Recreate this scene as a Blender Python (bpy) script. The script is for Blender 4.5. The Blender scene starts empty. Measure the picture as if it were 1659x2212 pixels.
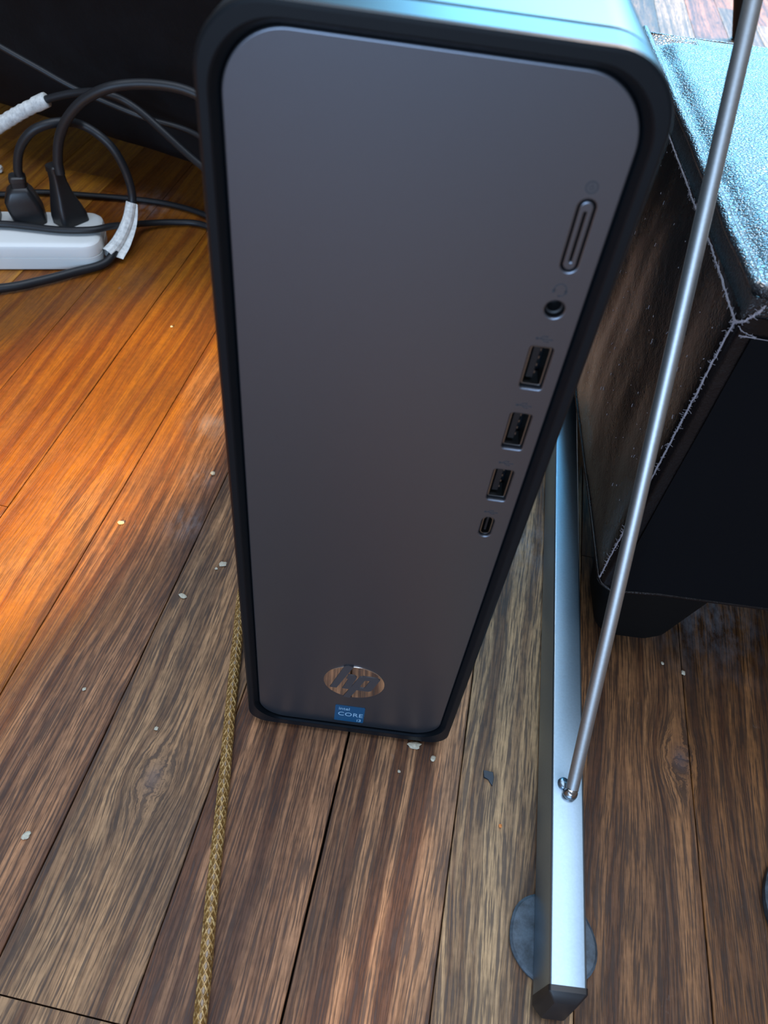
import bpy, bmesh, math, random
from mathutils import Vector, Matrix, noise

# ---------------------------------------------------------------- camera, world, lights, exposure
SC = bpy.context.scene
COL = SC.collection
CAM_LOC = Vector((0.0, -0.157419, 0.341923))
PITCH, ROLL, YAW = 0.845121, -0.144076, 0.013906
FPX = 1612.23
cd = bpy.data.cameras.new('camera'); cam = bpy.data.objects.new('camera', cd); COL.objects.link(cam)
fw = Vector((math.sin(YAW)*math.cos(PITCH), math.cos(YAW)*math.cos(PITCH), -math.sin(PITCH)))
rt = Vector((math.cos(YAW), -math.sin(YAW), 0)); dn = fw.cross(rt)
c_, s_ = math.cos(ROLL), math.sin(ROLL)
rt2 = rt*c_ + dn*s_; dn2 = dn*c_ - rt*s_
cam.matrix_world = Matrix(((rt2.x, -dn2.x, -fw.x, CAM_LOC.x), (rt2.y, -dn2.y, -fw.y, CAM_LOC.y),
                           (rt2.z, -dn2.z, -fw.z, CAM_LOC.z), (0, 0, 0, 1)))
cd.sensor_fit = 'VERTICAL'; cd.sensor_height = 36.0; cd.sensor_width = 27.0
cd.lens = FPX/2212*36.0; cd.clip_start = 0.01; cd.clip_end = 50
cd.dof.use_dof = True; cd.dof.focus_distance = 0.36; cd.dof.aperture_fstop = 20.0
SC.camera = cam

world = bpy.data.worlds.new('world'); SC.world = world; world.use_nodes = True
wb = world.node_tree.nodes['Background']
wb.inputs['Color'].default_value = (0.66, 0.58, 0.55, 1); wb.inputs['Strength'].default_value = 0.26

def look(o, target):
    o.rotation_euler = (Vector(target)-o.location).to_track_quat('-Z', 'Y').to_euler()
def area(name, loc, target, sx, sy, power, color):
    l = bpy.data.lights.new(name, 'AREA'); l.shape = 'RECTANGLE'; l.size = sx; l.size_y = sy
    l.energy = power; l.color = color
    o = bpy.data.objects.new(name, l); COL.objects.link(o); o.location = loc; look(o, target); return o
area('daylight_window', (0.75, 2.6, 1.55), (0.3, 0, 0.1), 1.8, 1.7, 215, (0.16, 0.60, 1.0))
area('rear_fill', (-0.4, -2.4, 1.0), (0, 0, 0.2), 1.6, 1.0, 60, (0.46, 0.68, 1.0))  # added cool fill behind the camera for the upper front panel, no window known
area('overhead_fill', (0.1, 0.35, 2.4), (0.0, 0.05, 0), 2.0, 2.0, 58, (0.70, 0.82, 1.0))  # added overhead fill, lights the floor while upright faces stay dark
area('far_warm_fill', (0.75, 1.75, 2.0), (0.6, 1.65, 0), 0.5, 0.5, 105, (1.0, 0.70, 0.50))  # added fill to warm the far floor, no lamp known there
sp = bpy.data.lights.new('warm_lamp', 'SPOT'); sp.energy = 215; sp.color = (1.0, 0.63, 0.05)
sp.spot_size = math.radians(8.8); sp.spot_blend = 0.22; sp.shadow_soft_size = 0.02
spo = bpy.data.objects.new('warm_lamp', sp); COL.objects.link(spo)
spo.location = (-0.62, -0.92, 0.62); look(spo, (-0.225, 0.125, 0))
SC.view_settings.view_transform = 'Standard'; SC.view_settings.look = 'None'
SC.view_settings.exposure = 0.0; SC.view_settings.gamma = 1.0; SC.view_settings.use_curve_mapping = False

# ---------------------------------------------------------------- helpers
def tag(o, label=None, cat=None, group=None, kind=None):
    if label: o['label'] = label
    if cat: o['category'] = cat
    if group: o['group'] = group
    if kind: o['kind'] = kind
    return o
def empty(name, loc, label, cat, group=None):
    o = bpy.data.objects.new(name, None); COL.objects.link(o); o.location = loc
    o.empty_display_size = 0.02
    return tag(o, label, cat, group)
def link(name, me, mat, parent=None, smooth=False, origin=None):
    """origin: world point; mesh is given in world coordinates and re-based to it"""
    o = bpy.data.objects.new(name, me); COL.objects.link(o)
    if parent is not None:
        o.parent = parent
    base = Vector(origin) if origin is not None else Vector((0, 0, 0))
    if origin is not None:
        me.transform(Matrix.Translation(-base))
    pw = Vector((0, 0, 0))
    p = parent
    while p is not None:
        pw += p.location; p = p.parent
    o.location = base - pw
    if mat: me.materials.append(mat)
    if smooth:
        for f in me.polygons: f.use_smooth = True
    return o
def bm_mesh(bm, name='mesh'):
    bmesh.ops.recalc_face_normals(bm, faces=bm.faces)
    me = bpy.data.meshes.new(name); bm.to_mesh(me); bm.free(); return me
def smooth_angle(me, deg=35):
    for f in me.polygons: f.use_smooth = True
    me.set_sharp_from_angle(angle=math.radians(deg))
def rrect(x0, x1, z0, z1, rt_, rb, n=10):
    """rounded rectangle, counter-clockwise, in (x, z)"""
    pts = []
    for cx, cz, r, a0 in ((x1-rt_, z1-rt_, rt_, 0), (x0+rt_, z1-rt_, rt_, 90), (x0+rb, z0+rb, rb, 180), (x1-rb, z0+rb, rb, 270)):
        for i in range(n+1):
            a = math.radians(a0+90*i/n); pts.append((cx+r*math.cos(a), cz+r*math.sin(a)))
    return pts
def loft(rings, cap0=True, cap1=True):
    bm = bmesh.new(); vs = [[bm.verts.new(p) for p in r] for r in rings]; n = len(vs[0])
    for a, b in zip(vs, vs[1:]):
        for i in range(n): bm.faces.new((a[i], a[(i+1) % n], b[(i+1) % n], b[i]))
    if cap0: bm.faces.new(vs[0][::-1])
    if cap1: bm.faces.new(vs[-1])
    return bm
def shape2d(loops, depth, bevel=0.0, y=0.0):
    """flat plate with holes in the XZ plane, front face towards -Y at y, thickness depth going +Y"""
    cu = bpy.data.curves.new('tmp', 'CURVE'); cu.dimensions = '2D'; cu.fill_mode = 'BOTH'
    for lp in loops:
        s = cu.splines.new('POLY'); s.points.add(len(lp)-1); s.use_cyclic_u = True
        for p, q in zip(s.points, lp): p.co = (q[0], q[1], 0, 1)
    cu.extrude = depth/2 - bevel; cu.bevel_depth = bevel; cu.bevel_resolution = 2; cu.offset = -bevel
    return curve_to_mesh(cu, Matrix.Translation((0, y+depth/2, 0)) @ Matrix.Rotation(math.radians(90), 4, 'X'))
def curve_to_mesh(cu, mtx):
    o = bpy.data.objects.new('tmp', cu); COL.objects.link(o)
    dg = bpy.context.evaluated_depsgraph_get(); dg.update()
    me = bpy.data.meshes.new_from_object(o.evaluated_get(dg)); me.transform(mtx)
    me.materials.clear()
    bpy.data.objects.remove(o); bpy.data.curves.remove(cu)
    return me
def text_mesh(body, size, depth, mtx, spacing=1.0, xs=1.0):
    cu = bpy.data.curves.new('tmp', 'FONT'); cu.body = body; cu.size = size; cu.extrude = depth/2
    cu.space_character = spacing; cu.resolution_u = 4
    return curve_to_mesh(cu, mtx @ Matrix.Rotation(math.radians(90), 4, 'X') @ Matrix.Diagonal((xs, 1, 1, 1)))
def join_meshes(mes, name='mesh'):
    bm = bmesh.new()
    for m in mes: bm.from_mesh(m)
    me = bpy.data.meshes.new(name); bm.to_mesh(me); bm.free(); return me
def capsule(cx, cz, w, h, n=10):
    return rrect(cx-w/2, cx+w/2, cz-h/2, cz+h/2, w/2*0.999, w/2*0.999, n)
def circ(cx, cz, r, n=32, a0=0, a1=360, closed=True):
    m = n if closed else n+1
    return [(cx+r*math.cos(math.radians(a0+(a1-a0)*i/n)), cz+r*math.sin(math.radians(a0+(a1-a0)*i/n))) for i in range(m)]
def arc_band(cx, cz, r0, r1, a0, a1, n=20):
    return circ(cx, cz, r1, n, a0, a1, False) + circ(cx, cz, r0, n, a0, a1, False)[::-1]
def band(pts, w):
    """poly-line of width w as one loop"""
    L, R = [], []
    for i, p in enumerate(pts):
        a = Vector(pts[max(i-1, 0)]); b = Vector(pts[min(i+1, len(pts)-1)]); d = (b-a).normalized(); nn = Vector((-d.y, d.x))*w/2
        L.append((p[0]+nn.x, p[1]+nn.y)); R.append((p[0]-nn.x, p[1]-nn.y))
    return L+R[::-1]
def smooth_path(P, sub=8):
    P = [Vector(p) for p in P]; out = []
    for i in range(len(P)-1):
        p0 = P[max(i-1, 0)]; p1 = P[i]; p2 = P[i+1]; p3 = P[min(i+2, len(P)-1)]
        for k in range(sub):
            t = k/sub
            out.append(0.5*((2*p1)+(p2-p0)*t+(2*p0-5*p1+4*p2-p3)*t*t+(3*p1-p0-3*p2+p3)*t**3))
    out.append(P[-1]); return out
def tube(path, r, seg=12, flat=1.0, caps=True, rfun=None):
    """swept tube along a list of points; flat squashes it vertically"""
    bm = bmesh.new(); rings = []; up = Vector((0, 0, 1))
    prev = None
    for i, p in enumerate(path):
        d = (path[min(i+1, len(path)-1)]-path[max(i-1, 0)]).normalized()
        if prev is None:
            s = d.cross(up)
            if s.length < 0.1: s = d.cross(Vector((1, 0, 0)))
            s.normalize()
        else:
            s = (prev - d*prev.dot(d)).normalized()
        prev = s; t = s.cross(d)
        rr = rfun(i/(len(path)-1)) if rfun else r
        rings.append([p + s*rr*math.cos(2*math.pi*k/seg) + t*rr*flat*math.sin(2*math.pi*k/seg) for k in range(seg)])
    vs = [[bm.verts.new(q) for q in g] for g in rings]
    for a, b in zip(vs, vs[1:]):
        for k in range(seg): bm.faces.new((a[k], a[(k+1) % seg], b[(k+1) % seg], b[k]))
    if caps: bm.faces.new(vs[0][::-1]); bm.faces.new(vs[-1])
    return bm
def box(x0, x1, y0, y1, z0, z1, bevel=0.0, seg=2):
    bm = bmesh.new(); bmesh.ops.create_cube(bm, size=1)
    for v in bm.verts: v.co = Vector(((x0+x1)/2+v.co.x*(x1-x0), (y0+y1)/2+v.co.y*(y1-y0), (z0+z1)/2+v.co.z*(z1-z0)))
    if bevel: bmesh.ops.bevel(bm, geom=bm.edges[:], offset=bevel, segments=seg, affect='EDGES', profile=0.5)
    return bm

# ---------------------------------------------------------------- materials
class NT:
    def __init__(s, name):
        s.m = bpy.data.materials.new(name); s.m.use_nodes = True; s.t = s.m.node_tree; s.b = s.t.nodes['Principled BSDF']
    def n(s, typ, **kw):
        nd = s.t.nodes.new(typ)
        for k, v in kw.items(): setattr(nd, k, v)
        return nd
    def l(s, a, b): s.t.links.new(a, b)
    def val(s, sock, v):
        if hasattr(v, 'is_output') or isinstance(v, bpy.types.NodeSocket): s.l(v, sock)
        else: sock.default_value = v
    def math(s, op, a, b=0.0, clamp=False):
        nd = s.n('ShaderNodeMath', operation=op, use_clamp=clamp); s.val(nd.inputs[0], a); s.val(nd.inputs[1], b); return nd.outputs[0]
    def mix(s, f, a, b, blend='MIX'):
        nd = s.n('ShaderNodeMix', data_type='RGBA', blend_type=blend); s.val(nd.inputs['Factor'], f)
        s.val(nd.inputs['A'], a); s.val(nd.inputs['B'], b); return nd.outputs['Result']
    def noise(s, vec, scale, detail=3, rough=0.5, dist=0.0):
        nd = s.n('ShaderNodeTexNoise'); s.l(vec, nd.inputs['Vector']); nd.inputs['Scale'].default_value = scale
        nd.inputs['Detail'].default_value = detail; nd.inputs['Roughness'].default_value = rough
        nd.inputs['Distortion'].default_value = dist; return nd.outputs['Fac']
    def ramp(s, f, stops):
        nd = s.n('ShaderNodeValToRGB'); s.l(f, nd.inputs['Fac']); e = nd.color_ramp.elements
        while len(e) < len(stops): e.new(0.5)
        for el, (p, c) in zip(e, stops):
            el.position = p; el.color = (c, c, c, 1) if not hasattr(c, '__len__') else (*c, 1)
        return nd.outputs['Color']
    def scale(s, vec, sc, loc=(0, 0, 0), rot=(0, 0, 0)):
        nd = s.n('ShaderNodeMapping'); s.l(vec, nd.inputs['Vector']); nd.inputs['Scale'].default_value = sc
        nd.inputs['Location'].default_value = loc; nd.inputs['Rotation'].default_value = rot; return nd.outputs['Vector']
    def bump(s, h, strength, dist, prev=None):
        nd = s.n('ShaderNodeBump'); s.l(h, nd.inputs['Height']); nd.inputs['Strength'].default_value = strength
        nd.inputs['Distance'].default_value = dist
        if prev is not None: s.l(prev, nd.inputs['Normal'])
        return nd.outputs['Normal']
    def out(s, **kw):
        for k, v in kw.items(): s.val(s.b.inputs[k.replace('_', ' ')], v)
        return s.m
def C(r, g, b): return (r, g, b, 1)

KNOTS = [(-0.0812, -0.0401), (0.163, 0.0258)]
STAINS = [(-0.112, 0.1543, 0.008), (-0.1164, 0.2008, 0.012), (-0.1104, 0.1166, 0.01), (-0.2422, 0.4771, 0.022), (0.1936, 0.0997, 0.03), (0.0928, 0.134, 0.02)]
def wood_material():
    s = NT('worn_oak')
    geo = s.n('ShaderNodeNewGeometry'); oi = s.n('ShaderNodeObjectInfo')
    pos = s.scale(geo.outputs['Position'], (1, 1, 1), rot=(0, 0, 0.09508))     # y runs along the boards
    off = s.n('ShaderNodeVectorMath', operation='MULTIPLY_ADD')
    comb = s.n('ShaderNodeCombineXYZ'); s.l(oi.outputs['Random'], comb.inputs[0]); s.l(oi.outputs['Random'], comb.inputs[1])
    s.l(comb.outputs[0], off.inputs[0]); off.inputs[1].default_value = (3.7, 11.3, 0); s.l(pos, off.inputs[2])
    v = off.outputs[0]
    warp = s.noise(s.scale(v, (9, 2.2, 1)), 1.0, 2, 0.5)
    warp2 = s.noise(s.scale(v, (45, 11, 1)), 1.0, 2, 0.6)
    sx = s.n('ShaderNodeSeparateXYZ'); s.l(v, sx.inputs[0])
    xw = s.math('ADD', sx.outputs[0], s.math('MULTIPLY', warp, 0.034)); xw = s.math('ADD', xw, s.math('MULTIPLY', warp2, 0.0016))
    # knots: close to one the grain runs round it
    kd = None
    for kx, ky in KNOTS:
        dv = s.n('ShaderNodeVectorMath', operation='DISTANCE'); s.l(s.scale(pos, (1, 0.62, 1)), dv.inputs[0]); dv.inputs[1].default_value = (kx, ky*0.62, 0)
        kd = dv.outputs['Value'] if kd is None else s.math('MINIMUM', kd, dv.outputs['Value'])
    for kx, ky in KNOTS:
        dv = s.n('ShaderNodeVectorMath', operation='DISTANCE'); s.l(s.scale(pos, (1, 0.62, 1)), dv.inputs[0]); dv.inputs[1].default_value = (kx, ky*0.62, 0)
        g = s.math('POWER', 2.718, s.math('MULTIPLY', s.math('POWER', s.math('DIVIDE', dv.outputs['Value'], 0.0120), 2.0), -1.0))
        sp3 = s.n('ShaderNodeSeparateXYZ'); s.l(pos, sp3.inputs[0])
        xw = s.math('SUBTRACT', xw, s.math('MULTIPLY', s.math('MULTIPLY', s.math('SUBTRACT', sp3.outputs[0], kx), 0.85), g))
        xw = s.math('ADD', xw, s.math('MULTIPLY', g, s.math('MULTIPLY', s.noise(s.scale(pos, (1, 1, 1)), 190, 3, 0.6), 0.004)))
    kcore = s.math('POWER', 2.718, s.math('MULTIPLY', s.math('POWER', s.math('DIVIDE', kd, 0.0036), 2.0), -1.0))
    sd_ = None
    for kx, ky, rr in STAINS:
        dv = s.n('ShaderNodeVectorMath', operation='DISTANCE'); s.l(geo.outputs['Position'], dv.inputs[0]); dv.inputs[1].default_value = (kx, ky, 0)
        q = s.math('DIVIDE', dv.outputs['Value'], rr); sd_ = q if sd_ is None else s.math('MINIMUM', sd_, q)
    stain = s.math('POWER', 2.718, s.math('MULTIPLY', s.math('POWER', sd_, 2.0), -1.0))
    # growth bands a few millimetres wide
    cv = s.n('ShaderNodeCombineXYZ'); s.l(xw, cv.inputs[0]); s.l(s.math('MULTIPLY', sx.outputs[1], 0.012), cv.inputs[1])
    bands = s.noise(cv.outputs[0], 135, 2, 0.6)
    bands = s.ramp(bands, [(0.40, 0.0), (0.58, 1.0)])
    # open pores: short dark dashes
    cp = s.n('ShaderNodeCombineXYZ'); s.l(xw, cp.inputs[0]); s.l(s.math('MULTIPLY', sx.outputs[1], 0.035), cp.inputs[1])
    pore = s.noise(cp.outputs[0], 1000, 3, 0.65)
    pore = s.ramp(pore, [(0.43, 0.0), (0.53, 1.0)])
    pore2 = s.noise(s.scale(v, (1500, 70, 1)), 1.0, 2, 0.6); pore2 = s.ramp(pore2, [(0.38, 0.0), (0.55, 1.0)])
    poremix = s.math('MULTIPLY', pore, s.math('ADD', s.math('MULTIPLY', pore2, 0.45), 0.55))
    blot = s.noise(s.scale(v, (28, 9, 1)), 1.0, 5, 0.62); blotr = s.ramp(blot, [(0.42, 0.0), (0.70, 1.0)])
    fine = s.noise(s.scale(geo.outputs['Position'], (1, 1, 1)), 260, 4, 0.6)
    # varnished against worn (grey brown); the orange also holds part of the warm light
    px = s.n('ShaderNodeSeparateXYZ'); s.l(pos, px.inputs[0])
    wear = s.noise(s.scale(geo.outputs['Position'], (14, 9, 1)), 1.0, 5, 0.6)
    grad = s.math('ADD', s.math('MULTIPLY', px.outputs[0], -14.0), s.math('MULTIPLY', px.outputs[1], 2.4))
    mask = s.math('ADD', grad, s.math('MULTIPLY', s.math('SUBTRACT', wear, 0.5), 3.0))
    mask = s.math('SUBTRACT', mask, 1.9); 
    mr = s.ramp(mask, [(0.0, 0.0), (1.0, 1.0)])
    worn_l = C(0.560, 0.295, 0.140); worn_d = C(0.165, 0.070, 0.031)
    var_warm_l = C(0.50, 0.195, 0.018); var_warm_d = C(0.31, 0.098, 0.011)
    light = s.mix(mr, worn_l, var_warm_l); dark = s.mix(mr, worn_d, var_warm_d)
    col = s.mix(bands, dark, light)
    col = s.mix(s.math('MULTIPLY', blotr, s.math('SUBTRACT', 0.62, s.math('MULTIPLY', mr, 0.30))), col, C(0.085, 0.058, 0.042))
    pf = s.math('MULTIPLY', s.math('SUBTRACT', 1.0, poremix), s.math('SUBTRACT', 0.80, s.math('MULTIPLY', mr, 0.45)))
    col = s.mix(pf, col, C(0.045, 0.026, 0.020))
    col = s.mix(1.0, col, oi.outputs['Color'], 'MULTIPLY')
    fr = s.ramp(fine, [(0.3, 0.86), (0.7, 1.12)]); col = s.mix(1.0, col, fr, 'MULTIPLY')
    # pale scuffs
    sc = s.noise(s.scale(geo.outputs['Position'], (60, 40, 1)), 1.0, 6, 0.75); scr = s.ramp(sc, [(0.66, 0.0), (0.78, 0.35)])
    col = s.mix(scr, col, C(0.33, 0.31, 0.30))
    sn_ = s.ramp(s.noise(s.scale(pos, (150, 60, 1)), 1.0, 5, 0.7), [(0.40, 0.0), (0.66, 0.42)])
    col = s.mix(s.math('MULTIPLY', kcore, 0.55), col, C(0.09, 0.075, 0.085))
    col = s.mix(s.math('MULTIPLY', stain, sn_), col, C(0.36, 0.37, 0.40))
    rough = s.math('ADD', s.math('MULTIPLY', s.math('SUBTRACT', 1.0, mr), 0.12), s.math('ADD', 0.30, s.math('MULTIPLY', blot, 0.25)))
    b = s.bump(poremix, 0.35, 0.0004); b = s.bump(bands, 0.15, 0.0005, b); b = s.bump(fine, 0.12, 0.0004, b)
    return s.out(Base_Color=col, Roughness=rough, Normal=b, Specular_IOR_Level=0.36)

def simple(name, col, rough=0.5, metal=0.0, spec=0.5, bscale=0, bstr=0.2, bdist=0.0003, vary=0.0, coat=0.0):
    s = NT(name); geo = s.n('ShaderNodeNewGeometry')
    kw = dict(Roughness=rough, Metallic=metal, Specular_IOR_Level=spec)
    nz = s.noise(geo.outputs['Position'], bscale or 300, 4, 0.6)
    lo = tuple(max(0, c*(1-vary)) for c in col); hi = tuple(min(1, c*(1+vary)) for c in col)
    kw['Base_Color'] = s.ramp(nz, [(0.3, lo), (0.7, hi)])
    if bscale: kw['Normal'] = s.bump(nz, bstr, bdist)
    if coat: kw['Coat_Weight'] = coat
    return s.out(**kw)

def leather_material(name, col, rough, crackle=0.5, spec=0.6, wave=0.2):
    s = NT(name); geo = s.n('ShaderNodeNewGeometry'); P = geo.outputs['Position']
    vor = s.n('ShaderNodeTexVoronoi', feature='DISTANCE_TO_EDGE'); vor.inputs['Scale'].default_value = 620
    wp = s.n('ShaderNodeVectorMath', operation='ADD'); nz = s.n('ShaderNodeTexNoise'); s.l(P, nz.inputs['Vector']); nz.inputs['Scale'].default_value = 900
    sc = s.n('ShaderNodeVectorMath', operation='SCALE'); s.l(nz.outputs['Color'], sc.inputs[0]); sc.inputs['Scale'].default_value = 0.0016
    s.l(P, wp.inputs[0]); s.l(sc.outputs[0], wp.inputs[1]); s.l(wp.outputs[0], vor.inputs['Vector'])
    cr = s.ramp(vor.outputs['Distance'], [(0.0, 0.0), (0.22, 1.0)])
    w = s.noise(P, 45, 4, 0.6); w2 = s.noise(P, 1100, 3, 0.6)
    b = s.bump(cr, crackle, 0.0002); b = s.bump(w, wave, 0.004, b); b = s.bump(w2, 0.2, 0.0003, b)
    c1 = s.ramp(w, [(0.3, tuple(c*0.8 for c in col)), (0.7, tuple(c*1.2 for c in col))])
    r = s.math('ADD', rough, s.math('MULTIPLY', s.math('SUBTRACT', w, 0.5), 0.15))
    return s.out(Base_Color=c1, Roughness=r, Normal=b, Specular_IOR_Level=spec)

M = {}
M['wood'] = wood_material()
M['gap'] = simple('dark_underfloor', (0.010, 0.007, 0.006), 0.9, bscale=200)
M['silver_paint'] = simple('silver_grey_paint', (0.165, 0.18, 0.21), 0.36, metal=0.92, bscale=4200, bstr=0.08, bdist=0.00005, vary=0.03)
M['bezel'] = simple('black_bezel_plastic', (0.003, 0.006, 0.009), 0.42, spec=0.28, bscale=3000, bstr=0.1, bdist=0.00005)
M['case'] = simple('black_case_paint', (0.020, 0.023, 0.026), 0.42, bscale=2600, bstr=0.15, bdist=0.00008)
M['mirror'] = simple('mirror_chrome', (0.86, 0.80, 0.75), 0.06, metal=1.0)
M['logo'] = simple('logo_letter_grey', (0.075, 0.072, 0.078), 0.45, metal=0.3)
M['icon'] = simple('icon_print', (0.035, 0.045, 0.055), 0.6)
M['portmetal'] = simple('port_shell_metal', (0.26, 0.25, 0.23), 0.3, metal=1.0)
M['portblack'] = simple('port_black_plastic', (0.006, 0.006, 0.007), 0.5)
M['sticker'] = simple('blue_sticker', (0.004, 0.075, 0.17), 0.45)
M['print'] = simple('pale_blue_print', (0.30, 0.50, 0.66), 0.5)
M['alu'] = simple('satin_aluminium', (0.31, 0.41, 0.49), 0.38, metal=1.0, bscale=900, bstr=0.05, bdist=0.0001, vary=0.05)
M['rod'] = simple('satin_steel', (0.48, 0.50, 0.50), 0.50, metal=1.0, bscale=900, bstr=0.01, bdist=0.0001, vary=0.06)
M['weld'] = simple('weld_metal', (0.42, 0.42, 0.42), 0.25, metal=1.0, bscale=500, bstr=0.3)
M['cap'] = simple('black_rubber', (0.010, 0.010, 0.011), 0.45)
M['pad'] = simple('grey_rubber', (0.055, 0.075, 0.095), 0.55, bscale=240, bstr=0.3, bdist=0.0005, vary=0.55)
M['cable'] = simple('black_cable_rubber', (0.010, 0.011, 0.013), 0.48, spec=0.4, bscale=900, bstr=0.1)
M['plug'] = simple('black_plug_plastic', (0.010, 0.010, 0.011), 0.40)
M['white'] = simple('white_strip_plastic', (0.72, 0.73, 0.70), 0.42, bscale=600, bstr=0.03)
M['socket'] = simple('socket_dark', (0.05, 0.05, 0.05), 0.6)
M['tape'] = simple('white_paper_tape', (0.66, 0.66, 0.62), 0.6, bscale=330, bstr=0.5, bdist=0.0006, vary=0.25)
M['leather'] = leather_material('black_leather', (0.007, 0.005, 0.005), 0.28, 0.20, 0.26)
M['leather_top'] = leather_material('black_leather_seat', (0.020, 0.020, 0.022), 0.32, 1.0, 0.6, 0.35)
M['fabric'] = simple('black_backing_cloth', (0.004, 0.004, 0.005), 0.9, spec=0.1, bscale=2500, bstr=0.3)
M['thread'] = simple('grey_thread', (0.30, 0.27, 0.29), 0.8, bscale=1500, bstr=0.5)
M['sofa'] = leather_material('dark_sofa_leather', (0.004, 0.004, 0.005), 0.60, 0.15, 0.15)
M['leg'] = simple('black_wood_leg', (0.003, 0.003, 0.003), 0.65, spec=0.2, bscale=200)
M['crumb'] = simple('pale_crumb', (0.55, 0.50, 0.38), 0.8, bscale=900, bstr=0.5, vary=0.2)
M['bit_black'] = simple('dark_blue_plastic_bit', (0.010, 0.022, 0.035), 0.4)
M['bit_orange'] = simple('orange_crumb', (0.70, 0.22, 0.05), 0.7)
def cord_material():
    s = NT('gold_braid'); uv = s.n('ShaderNodeTexCoord'); geo = s.n('ShaderNodeNewGeometry')
    nz = s.noise(s.scale(geo.outputs['Position'], (1, 0.35, 1)), 900, 3, 0.6)
    col = s.ramp(nz, [(0.30, (0.10, 0.05, 0.015)), (0.50, (0.42, 0.24, 0.07)), (0.72, (0.66, 0.48, 0.22))])
    return s.out(Base_Color=col, Roughness=0.38, Metallic=0.35, Coat_Weight=0.5)
M['braid'] = cord_material()
M['jacket'] = simple('amber_cord_jacket', (0.20, 0.105, 0.025), 0.3, coat=0.5)

# ---------------------------------------------------------------- floor: boards laid one by one
ANG = 0.0950804
BD = Vector((math.sin(ANG), math.cos(ANG), 0)); BN = Vector((math.cos(ANG), -math.sin(ANG), 0))
PW = 0.0557; P0 = 0.0008
def fl(perp, along, z=0.0): return BN*perp + BD*along + Vector((0, 0, z))
floor = link('floor', bm_mesh(loft([[tuple(fl(a, b, z)) for a, b in ((-1.45, -1.1), (1.05, -1.1), (1.05, 2.9), (-1.45, 2.9))] for z in (-0.030, -0.012)])), M['gap'])
tag(floor, 'worn oak strip floor with dark joints between the boards', kind='structure')
rnd = random.Random(5)
TONE = {0: (1.02, 0.98, 0.96), -1: (1.0, 0.93, 0.93), -2: (0.98, 1.02, 1.02), -3: (0.92, 0.80, 0.76), -4: (0.80, 0.68, 0.52), -5: (0.70, 0.58, 0.48), -6: (0.62, 0.50, 0.42),  # board tones; leftmost also darkened, shade near the sofa put into their colour
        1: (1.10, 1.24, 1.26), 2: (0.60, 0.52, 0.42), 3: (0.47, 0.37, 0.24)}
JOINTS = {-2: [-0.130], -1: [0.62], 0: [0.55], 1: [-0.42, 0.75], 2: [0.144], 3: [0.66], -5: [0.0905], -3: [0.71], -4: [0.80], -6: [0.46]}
SHADES = {}
def plank(col, a0, a1, near):
    gapw = 0.0011 if col in (0,) else 0.0005
    w0 = col*PW + P0 + (0.0011 if col == 0 else 0.0005)/2
    w1 = (col+1)*PW + P0 - (0.0011 if col == -1 else 0.0005)/2
    nseg = max(2, int((a1-a0)/(0.02 if near else 0.3)))
    if near: nseg = min(nseg, 60)
    bm = bmesh.new(); z1 = rnd.uniform(-0.00025, 0.0)
    rows = []; ch = 0.00025
    for i in range(nseg+1):
        t = a0 + 0.0003 + (a1-a0-0.0006)*i/nseg
        j0 = noise.noise(Vector((col*3.1, t*42, 0)))*0.00030 if near else 0
        j1 = noise.noise(Vector(((col+1)*3.1, t*42, 0)))*0.00030 if near else 0
        rows.append([bm.verts.new(fl(*q)) for q in ((w0+j0, t, -0.012), (w0+j0, t, z1-ch), (w0+j0+ch, t, z1), (w1+j1-ch, t, z1), (w1+j1, t, z1-ch), (w1+j1, t, -0.012))])
    for a, b in zip(rows, rows[1:]):
        for k in range(5): bm.faces.new((a[k], a[k+1], b[k+1], b[k]))
    bm.faces.new(rows[0][::-1]); bm.faces.new(rows[-1])
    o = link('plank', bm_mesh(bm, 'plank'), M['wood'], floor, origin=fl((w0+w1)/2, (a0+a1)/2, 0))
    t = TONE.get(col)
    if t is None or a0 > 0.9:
        g = rnd.uniform(0.8, 1.15); t = (g*rnd.uniform(0.97, 1.05), g, g*rnd.uniform(0.9, 1.05)) if a0 < 0.9 else (1.15*g, 0.68*g, 0.45*g)  # far boards browner, warm light put into their colour against the blue daylight
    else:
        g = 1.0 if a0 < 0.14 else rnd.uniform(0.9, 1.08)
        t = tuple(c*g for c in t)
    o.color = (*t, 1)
for colm in range(-24, 18):
    js = JOINTS.get(colm)
    if js is None: js = [rnd.uniform(-0.5, 0.9), ]
    js = [-1.05] + list(js) + [js[-1]+rnd.uniform(0.7, 1.1), 2.85]
    for a, b in zip(js, js[1:]):
        if b-a > 0.02: plank(colm, a, b, -7 <= colm <= 5 and a < 0.6)

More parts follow.
